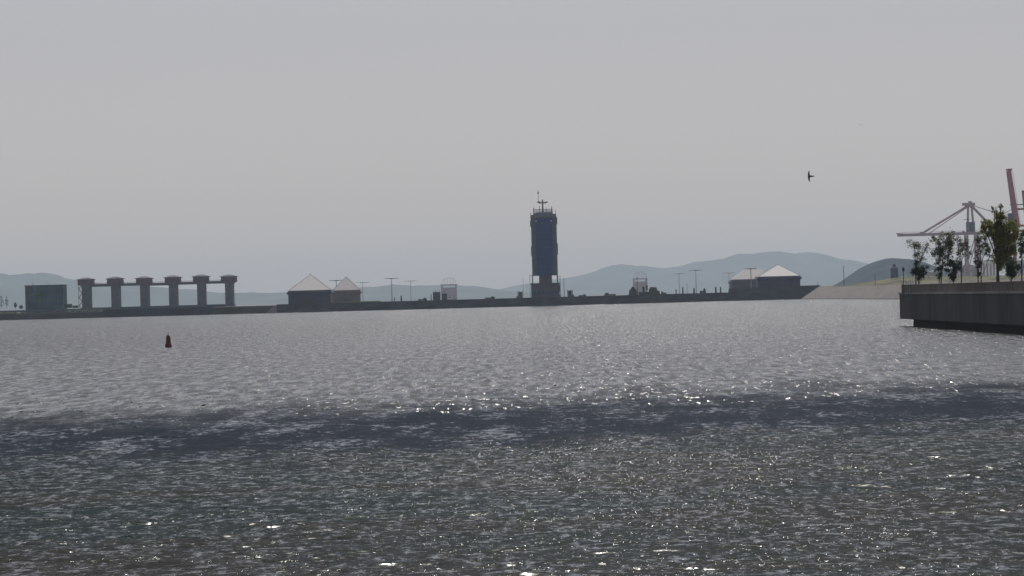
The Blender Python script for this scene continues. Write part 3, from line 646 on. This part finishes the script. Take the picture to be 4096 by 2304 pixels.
# ------------------------------------------------------------------ buoy
YBu = 5.5*F/164.0
c = at(674, 1389, YBu); sB = S(YBu)
e = thing('channel_buoy', (c.x, YBu, 0), 'dark red channel buoy floating alone on the left water', 'buoy')
bX, bY = c.x, YBu; k = sB
MB().lathe([(10*k, -.4), (13.2*k, -.05), (13.8*k, 6*k), (13.2*k, 12*k), (11.2*k, 15*k)], 20, (bX, bY)).build('float', M['red'], e, smooth=False)
tw = MB()
for i in range(4):
    a_ = i*math.pi/2+.5; tw.bar((bX+9.5*k*math.cos(a_), bY+9.5*k*math.sin(a_), 15*k), (bX+6.6*k*math.cos(a_), bY+6.6*k*math.sin(a_), 45*k), .05, .04, 6)
for zz in (24, 34, 45):
    for i in range(12):
        a0, a1 = i*math.pi/6, (i+1)*math.pi/6; r = (10-.08*zz)*k
        tw.bar((bX+r*math.cos(a0), bY+r*math.sin(a0), zz*k), (bX+r*math.cos(a1), bY+r*math.sin(a1), zz*k), .03, n=5)
tw.build('cage', M['red'], e)
MB().lathe([(9.8*k, 15*k), (9.3*k, 30*k), (8.2*k, 43*k), (6.5*k, 47*k)], 16, (bX, bY)).build('daymark', M['red'], e)
MB().bar((bX, bY, 47*k), (bX, bY, 56*k), .05, .05, 8).lathe([(1.2*k, 54*k), (1.9*k, 56*k), (1.3*k, 59*k), (.2*k, 61*k)], 10, (bX, bY)).build('lantern', M['dark'], e)

# ------------------------------------------------------------------ near quay at the right
QX = 54.5; Y0, Y1 = 210.0, 497.0
e = thing('near_quay', (QX, Y1, 0), 'near dark concrete quay with pale coping jutting in at the right', 'quay')
pn = MB(); L_ = 11.5; y = Y0; k = 0
while y < Y1-.1:
    y2 = min(y+L_, Y1); pn.box(QX, QX+1.6, y, y2-.02, 1.02, 4.45); y = y2; k += 1
pn.build('panel', M['qpanel'], e)
MB().box(QX+.95, QX+34, Y0, Y1-8, -2, 1.017).build('base', M['qbase'], e)
cp = MB(); y = Y0
while y < Y1+.1: y2 = min(y+11.5, Y1+.1); cp.box(QX-.12, QX+2.0, y, y2-.03, 4.453, 4.70); y = y2
cp.build('coping', M['qcope'], e)
pp = MB(); y = Y0
while y < Y1-.4: y2 = min(y+11.5, Y1-.4); pp.box(QX+.28, QX+.62, y, y2-.025, 4.703, 5.70); pp.box(QX+.25, QX+.65, y, y2-.02, 5.703, 5.78); y = y2
pp.build('parapet', M['qparapet'], e)
MB().box(QX+1.603, QX+34, Y0, Y1-.5, 1.02, 4.45).build('deck', M['deck'], e)

# trees on the near quay
QZ = 4.46
def leafy(o, cl, n, size, m, name='crown', parent=None):
    """cl: list of (centre, radius, vertical stretch); thousands of leaf faces spread through uneven clumps"""
    wts = np.array([c_[1]**2 for c_ in cl]); wts = wts/wts.sum(); V = []; Fc = []
    subs = []
    for c_, r_, vz in cl:
        for _ in range(max(7, int(16*r_))):
            d = rng.normal(size=3); d /= np.linalg.norm(d); d *= r_*rng.uniform(.25, 1.35); d[2] *= vz
            subs.append((np.array(c_)+d, r_*rng.uniform(.22, .5)))
    sw = np.array([q[1]**2 for q in subs]); sw /= sw.sum()
    for i in rng.choice(len(subs), n, p=sw):
        c_, r_ = subs[i]; p = c_ + rng.normal(size=3)*r_*.55*(1 if rng.random() < .75 else 2.2)
        a_ = rng.normal(size=3); a_ /= np.linalg.norm(a_); b_ = np.cross(a_, rng.normal(size=3)); b_ /= np.linalg.norm(b_)
        s1 = size*rng.uniform(.6, 1.3); k0 = len(V)
        V += [p-a_*s1, p+b_*s1*.5, p+a_*s1, p-b_*s1*.5]; Fc.append((k0, k0+1, k0+2, k0+3))
    mb = MB(); mb.v = [tuple(v) for v in V]; mb.f = Fc
    return mb.build(name, m, parent)
def quay_tree(px, Y, spec, leaves, size, mat, label, name='tree', cat='tree', limbs=7, tr=.09, lean=0, group='trees and bushes on the near quay'):
    """spec: clumps as (px, py, radius px, vertical stretch)"""
    b_ = at(px, 1135, Y); base = Vector((b_.x, Y, QZ)); k = S(Y)
    e = thing(name, base, label, cat, group)
    cl = []
    for x, y, r_, vz in spec:
        p = at(x, y, Y); cl.append(((p.x, Y + random.uniform(-.3, .3)*r_*k, p.z), r_*k*(1.22 if mat == 'green' else 1.05), vz))
    zt1 = max(c_[0][2] for c_ in cl)
    mid = Vector((base.x + lean*.5, Y, QZ + (zt1-QZ)*.45)); top = Vector((base.x+lean, Y, zt1))
    t = MB(); t.bar(base, mid, tr, tr*.7, 8); t.bar(mid, top, tr*.7, tr*.2, 7)
    for c_ in cl:
        f = random.uniform(.25, .6); s0 = base.lerp(top, f); c0 = Vector(c_[0]); m_ = s0.lerp(c0, .5)+Vector((0, 0, .15*c_[1]))
        t.bar(s0, m_, tr*.45, tr*.3, 6); t.bar(m_, c0, tr*.3, tr*.1, 5)
        for _ in range(limbs):
            d = Vector(rng.normal(size=3)).normalized()*c_[1]*random.uniform(.6, 1.1); d.z = abs(d.z)*.9*c_[2]
            t.bar(m_.lerp(c0, random.random()), c0+d, tr*.16, tr*.05, 4)
    t.build('trunk', M['bark'], e)
    leafy(e, cl, int(leaves*(3.0 if mat == 'green' else 2.2)), size*.85, M[mat], parent=e)
    return e
quay_tree(3664, 482, [(3655,980,19,.9),(3682,985,16,1.2),(3700,1000,14,1.1),(3668,1015,18,1.1),(3712,975,9,.6),(3690,1035,14,1.2)], 620, .10, 'green', 'thin sparse tree farthest left on the near quay', limbs=12)
quay_tree(3760, 470, [(3738,955,11,1.3),(3755,975,16,1),(3785,968,22,.9),(3800,950,12,1),(3772,1000,20,1.1),(3745,1010,16,1.3),(3752,1040,14,1.4),(3795,1010,16,1.4),(3798,1050,14,1.5)], 1900, .11, 'green', 'leaning grey-green tree left of the crane leg', limbs=7, lean=.7)
quay_tree(3846, 455, [(3830,960,12,1.1),(3850,975,14,1.1),(3842,1005,15,1.3),(3868,985,13,1.2),(3835,1040,11,1.2),(3880,1010,12,1.3)], 560, .10, 'green', 'wispy tree in front of the crane legs', limbs=11)
quay_tree(3925, 440, [(3915,950,13,1.1),(3932,975,17,1),(3950,1000,14,1.1),(3912,1000,14,1.3),(3940,950,12,1),(3908,1030,10,1.4),(3962,1020,10,.9)], 900, .10, 'green', 'sparse tree between the crane legs and the tall olive tree', limbs=9)
quay_tree(3992, 425, [(4003,872,18,1.3),(3998,905,26,1.2),(4030,915,27,1.1),(4050,895,18,1),(3985,935,22,1.0),(3952,892,16,.8),(3940,915,17,.7),(3965,922,18,.8),(4015,955,34,1.1),(4048,950,24,1.2),(4020,1000,32,1.3),(4052,1000,20,1.2),(4008,1040,26,1.3),(4040,1050,22,1.2),(3975,838,8,1.3),(4003,826,8,1.3),(3990,860,12,1.2),(3995,990,18,1.5)], 9500, .125, 'olive', 'tall dense olive-green tree at the right of the near quay', limbs=5, tr=.22)
quay_tree(4088, 410, [(4085,955,14,1.1),(4100,930,16,1.1),(4092,985,14,1.2),(4110,1000,18,1.2),(4082,1010,10,1.2),(4125,960,20,1.2)], 1200, .11, 'green', 'sparse tree cut by the right edge of the photo', limbs=8)
quay_tree(3676, 478, [(3672,1080,20,1),(3690,1075,16,1),(3660,1092,15,.8),(3680,1100,15,1),(3702,1090,11,.8),(3668,1060,12,1.2)], 2600, .10, 'dgreen', 'dark bush below the farthest left thin tree', 'bush', 'bush', 6, .06)
quay_tree(3757, 466, [(3750,1070,11,1.5),(3757,1095,12,1.5),(3768,1060,10,1.4)], 900, .09, 'dgreen', 'narrow dark bush below the leaning tree', 'bush', 'bush', 6, .06)
quay_tree(3815, 458, [(3810,1045,14,1.4),(3822,1070,16,1.3),(3805,1090,14,1.3),(3835,1060,11,1.3),(3812,1110,12,1),(3790,1065,12,1.4)], 2700, .10, 'dgreen', 'dark upright bush left of the crane legs', 'bush', 'bush', 6, .06)
quay_tree(3912, 444, [(3912,1068,9,1.6),(3914,1095,9,1.4),(3905,1050,8,1.2),(3922,1050,8,1.2)], 700, .09, 'dgreen', 'slim dark bush right of the crane legs', 'bush', 'bush', 6, .06)
quay_tree(4045, 420, [(4040,1060,17,1.2),(4055,1075,16,1.2),(4035,1095,16,1),(4060,1100,14,1)], 2600, .10, 'dgreen', 'dark bush under the tall olive tree', 'bush', 'bush', 6, .06)
# quay furniture
def qpost(px, y0, Y, r, m, label, name='lamp_post', cat='post'):
    t = at(px, y0, Y); mb = MB().bar((t.x, Y, QZ), (t.x, Y, t.z), r, r*.7, 8); mb.box(t.x-r*2, t.x+r*2, Y-.1, Y+.1, t.z-.6, t.z-.1)
    tag(mb.build(name, M[m], origin=(t.x, Y, QZ)), label, cat)
qpost(3613, 1068, 487, .07, 'dark', 'short dark post at the tip of the near quay')
qpost(3912, 1075, 447, .07, 'dark', 'dark post in the slim bush right of the crane legs')
e = thing('guard_rail', (at(3645,1135,484).x, 484, QZ), 'pale guard rail with dark posts at the tip of the near quay', 'railing')
mb = MB(); a1 = at(3624,1130,484); a2 = at(3662,1130,484); mb.box(a1.x, a2.x, 484, 484.08, a1.z-.16, a1.z+.02); mb.box(a1.x, a2.x, 484.3, 484.38, a1.z+.1, a1.z+.2); mb.build('rail', M['white'], e)
for q in range(5): MB().bar((a1.x+(a2.x-a1.x)*q/4, 484.15, QZ), (a1.x+(a2.x-a1.x)*q/4, 484.15, a1.z+.25), .04, n=6).build('post', M['dark'], e)
lx = at(3608,1128,490); mb = MB().bar((lx.x, 490, QZ), (lx.x, 490, lx.z-.15), .05, n=6)
e = thing('path_light', (lx.x, 490, QZ), 'white box on a short post at the tip of the near quay', 'light')
mb.build('post', M['dark'], e); MB().box(lx.x-.2, lx.x+.2, 489.8, 490.2, lx.z-.147, lx.z+.25).build('lamp_box', M['white'], e)

# dark blue tank with a small top
YK = 2440.0; kk = S(YK); c = at(3578, 1104, YK)
e = thing('storage_tank', (c.x, YK, c.z-2), 'dark bottle-shaped tank on the grassy rise before the near hill', 'tank')
MB().lathe([(15.5*kk, c.z-3), (15.5*kk, c.z+30*kk), (13.5*kk, c.z+34*kk), (7*kk, c.z+38*kk)], 20, (c.x, YK)).build('shell', M['navyb'], e)
MB().lathe([(6.5*kk, c.z+38.02*kk), (6.5*kk, c.z+45*kk), (3.5*kk, c.z+49*kk), (.5*kk, c.z+50*kk)], 14, (c.x, YK)).build('vent_cap', M['dark'], e)

# ------------------------------------------------------------------ container cranes
YC = 3000.0; kc = S(YC)
def cpt(px, py, dy=0): p = at(px, py, YC); p.y += dy; return p
e = thing('container_crane', (cpt(3882,1140).x, YC, DZ), 'pale container crane with its boom lowered flat, behind the quay trees', 'crane')
zbm = cpt(3790, 935).z; xT = cpt(3592, 932).x; xA = cpt(3880, 930).x; xE = xA + 34
bm_ = MB()
for dy in (0, 5): bm_.box(xT, xE, YC+dy, YC+dy+1.2, zbm-1.3, zbm+1.0)
for q in range(16): bm_.box(xT+q*6, xT+q*6+.6, YC+1.203, YC+4.997, zbm-.5, zbm+.5)
bm_.box(xT-1, xT+4, YC-.5, YC+7, zbm+.95, zbm+1.6)
b0 = bm_.build('boom', M['crane'], e)
tr = MB()
for q in range(34): 
    xa = xT+3+q*2.6; xb_ = xa+1.3; tr.bar((xa, YC+.5, zbm+.9), (xb_, YC+.5, zbm+2.1), .09, n=4); tr.bar((xb_, YC+.5, zbm+2.1), (xa+2.6, YC+.5, zbm+.9), .09, n=4)
tr.box(xT+3, xT+90, YC+.4, YC+.6, zbm+2.1, zbm+2.25); tr.build('boom_walkway', M['crane'], b0)
mb = MB()
for xx, hw in ((3688, 16), (3770, 8), (3815, 14), (3855, 8)):
    p = cpt(xx, 925); mb.box(p.x-hw*kc*.5, p.x+hw*kc*.5, YC+1.5, YC+4.5, zbm+.95, zbm+.95+6*kc)
mb.build('trolley', M['crane'], e)
pa = cpt(3880, 828)
mb = MB(); mb.box(pa.x-3.4, pa.x+3.4, YC-2, YC+8, pa.z-.3, pa.z+1.4); mb.box(pa.x-5.6, pa.x+4.2, YC-2.4, YC+8.4, pa.z+1.403, pa.z+3.6); mb.box(pa.x-.8, pa.x+1.8, YC+1, YC+5, pa.z+3.603, pa.z+5)
mb.build('apex_platform', M['crane'], e)
st_ = MB()
for dy in (0, 6):
    st_.bar((pa.x-2.5, YC+dy, pa.z+.5), (cpt(3690, 922).x, YC+dy, zbm+1), .8, n=6)
    st_.bar((pa.x-2.5, YC+dy, pa.z-.6), (cpt(3720, 922).x, YC+dy, zbm+1), .2, n=6)
    st_.bar((pa.x+2.5, YC+dy, pa.z+.2), (cpt(3985, 905).x, YC+dy, zbm+1), .8, n=6)
    st_.bar((pa.x+3, YC+dy, pa.z+1.2), (cpt(4020, 862).x, YC+dy, cpt(4020, 862).z), .18, n=6)
st_.build('stay', M['crane'], e)
for dx, nm in ((-2.2, 0), (3.0, 1)):
    for dy in (-1, 6):
        MB().bar((pa.x+dx, YC+dy, zbm+1), (pa.x+dx*.6, YC+dy, pa.z-.3), .6, .5, 6).build('apex_leg', M['crane'], e)
for dx in (-3.2, 5.2):
    for dy in (-3, 12):
        MB().box(pa.x+dx-.8, pa.x+dx+.8, YC+dy, YC+dy+1.6, DZ-.1, zbm-.95).build('leg', M['crane'], e)
mb = MB()
for dy in (-3, 12): mb.box(pa.x-4, pa.x+6, YC+dy-.01, YC+dy+1.61, DZ+12, DZ+14); mb.bar((pa.x-3, YC+dy+.8, DZ+14), (pa.x+5, YC+dy+.8, zbm-3), .4, n=6)
for dx in (-3.2, 5.2): mb.box(pa.x+dx-.6, pa.x+dx+.6, YC-1.35, YC+11.95, DZ+12.2, DZ+13.6)
mb.build('portal_beam', M['crane'], e)
mb = MB(); p0 = cpt(3867, 925); mb.box(p0.x+.5, p0.x+7, YC-1.5, YC+8, zbm+1.2, zbm+9.5); mb.build('machine_house', M['cranedk'], e)
mb = MB(); p0 = cpt(3866, 878); mb.box(p0.x-2.4, p0.x+3, YC-1, YC+1, p0.z-.2, p0.z+.15); mb.build('service_platform', M['dark'], e)

YC2 = 2700.0
def c2(px, py): return at(px, py, YC2)
e = thing('container_crane', (c2(4085,1140).x, YC2, DZ), 'red container crane with its boom raised steeply at the right edge', 'crane')
mb = MB(); a1, a2 = c2(4070, 905), c2(4037, 684)
for dy in (0, 6): mb.bar(a1+Vector((0,dy,0)), a2+Vector((0,dy,0)), 2.1, 1.5, 4)
for q in range(12):
    p = a1.lerp(a2, (q+.5)/12); mb.bar(p+Vector((0,.5,0)), p+Vector((0,5.5,0)), .5, n=4)
b0 = mb.build('boom', M['cranered'], e)
mb = MB()
for q in range(22):
    p = a1.lerp(a2, q/22)+Vector((3.0, 3, 0)); p2 = a1.lerp(a2, (q+1)/22)+Vector((3.0, 3, 0)); mb.bar(p, p2, .12, n=4); mb.bar(p, p+Vector((-1.6, 0, 0)), .12, n=4)
mb.build('boom_walkway', M['crane'], b0)
mb = MB(); p = a2; mb.box(p.x-1.5, p.x+2.2, YC2-1, YC2+7, p.z+.2, p.z+1.8); mb.build('boom_tip', M['cranered'], b0)
for px0, px1, yy in ((4046, 4150, 818), (4056, 4150, 838), (4060, 4150, 905), (4060, 4150, 925)):
    mb = MB(); q0, q1 = c2(px0, yy), c2(px1, yy); mb.box(q0.x, q1.x, YC2+8, YC2+9.4, q0.z-.35, q0.z+(.35 if yy < 830 else 1.2)); mb.build('cross_beam', M['cranered'] if yy > 830 else M['dark'], e)
for px0, pxt, yt in ((4068, 4066, 820), (4140, 4100, 760)):
    mb = MB(); q0 = c2(px0, 1100); q1 = c2(pxt, yt); mb.bar((q0.x, YC2+10.5, DZ-.1), (q1.x, YC2+10.5, q1.z), 1.5, 1.1, 4); mb.build('leg', M['cranered'], e)
mb = MB(); q0 = c2(4042, 905); mb.box(q0.x-1, q0.x+6, YC2+1, YC2+8, q0.z-2, q0.z+10); mb.build('machine_house', M['cranedk'], e)
mb = MB(); mb.bar(c2(4052,834), c2(3985,872), .22, n=5); mb.bar(c2(4046,866), c2(4046,890), .14, n=5); mb.build('stay', M['dark'], e)
# yard beyond the trees: white sheds and container stacks
def shed(px0, px1, y0, Y, depth, m, rm, label, doors=3):
    c = at((px0+px1)/2, y0, Y); hw = (px1-px0)/2*S(Y)
    e = thing('warehouse', (c.x, Y, DZ), label, 'warehouse', 'warehouses in the yard behind the quay trees')
    MB().box(c.x-hw, c.x+hw, Y, Y+depth, DZ-.1, c.z-.5).build('wall', m, e)
    MB().prism([(c.x-hw-.4, c.z-.497), (c.x+hw+.4, c.z-.497), (c.x, c.z+1.0)], Y-.4, Y+depth+.4).build('roof', rm, e)
    for q in range(doors):
        x = c.x-hw + (q+.5)*2*hw/doors; MB().box(x-hw/doors*.5, x+hw/doors*.5, Y-.06, Y-.003, DZ, c.z-2.5).build('door', M['steel'], e)
shed(3928, 3982, 1042, 3250, 40, M['white'], M['steel'], 'tall white warehouse seen between sparse tree and tall olive tree', 4)
shed(4070, 4180, 1040, 3300, 40, pmat('pale_blue_sheet', (.35,.45,.5), .7, .1, .2), M['steel'], 'pale blue warehouse at the right edge behind the trees', 4)
shed(3840, 3905, 1062, 3350, 40, pmat('pale_mauve_sheet', (.42,.4,.46), .7, .1, .2), M['steel'], 'pale mauve warehouse behind the crane legs', 3)
shed(3725, 3770, 1085, 3300, 30, M['conc'], M['steel'], 'low pale warehouse behind the leaning tree', 3)

# ------------------------------------------------------------------ gulls
def gull(px, py, Y, span, roll, yaw, label, pitch=0):
    c = at(px, py, Y); e = thing('gull', c, label, 'bird', 'gulls in the sky'); s1 = span/2
    # one continuous body: fuselage, head, tail
    n = 12; prof = [(-.36, .004, .0), (-.33, .05, .0), (-.22, .045, 0), (-.1, .085, 0), (.05, .10, 0), (.16, .085, .0), (.23, .055, .015), (.29, .058, .025), (.33, .04, .02), (.36, .015, .01), (.41, .004, .0)]
    mb = MB(); k = span*.9
    for x, r, z in prof:
        for i in range(n):
            t = 2*math.pi*i/n; wy = 1.0 if x > -.3 else 1.8
            mb.v.append((x*k, r*k*wy*math.cos(t), (r*k*(1.0 if x > -.3 else .2))*math.sin(t) + z*k))
    for j in range(len(prof)-1):
        for i in range(n): mb.f.append((j*n+i, j*n+(i+1) % n, (j+1)*n+(i+1) % n, (j+1)*n+i))
    mb.f += [tuple(range(n)), tuple(range((len(prof)-1)*n, len(prof)*n))]
    mb.build('body', M['bird'], e, origin=(0,0,0), smooth=True)
    for sg in (-1, 1):
        wg = MB(); st2 = [(0, .33, .12, 0), (.25, .33, .12, .05), (.5, .34, .16, .07), (.75, .28, .14, .05), (1.0, .16, .12, .01)]
        for t, le, te, z in st2:
            y = sg*(.03*k + t*s1)
            for th in (.012, -.012): wg.v += [(le*k, y, z*k+th*k), (te*k, y, z*k+th*k*.3)]
        for j in range(4):
            o_ = j*4
            wg.f += [(o_, o_+1, o_+5, o_+4), (o_+2, o_+6, o_+7, o_+3), (o_, o_+4, o_+6, o_+2), (o_+1, o_+3, o_+7, o_+5)]
        wg.build('wing', M['bird'], e, origin=(0,0,0))
    for ch in e.children: ch.location = (0,0,0)
    e.rotation_euler = (roll, pitch, yaw)
gull(3244, 705, 330, .98, R(86), R(165), 'dark gull banking with wings held vertical, above the right hills')
gull(3441, 498, 560, .75, R(22), R(80), 'tiny distant gull, higher and further right than the larger one')

for ob in bpy.data.objects:
    if '_o' in ob: del ob['_o']

# ------------------------------------------------------------------ haze
hz = MB().box(-6500, 7500, -300, 22900, -3, 262)
# the water and hills lie inside it
m = bpy.data.materials.new('haze_air'); m.use_nodes = True; n = m.node_tree; n.nodes.clear()
out = n.nodes.new('ShaderNodeOutputMaterial'); pv = n.nodes.new('ShaderNodeVolumePrincipled')
pv.inputs['Density'].default_value = 5.6e-5; pv.inputs['Color'].default_value = (.75, .88, 1.0, 1); pv.inputs['Anisotropy'].default_value = 0.35
n.links.new(pv.outputs[0], out.inputs['Volume'])
h = hz.build('haze', m); tag(h, kind='stuff', label='pale blue-grey haze over the estuary', cat='haze')
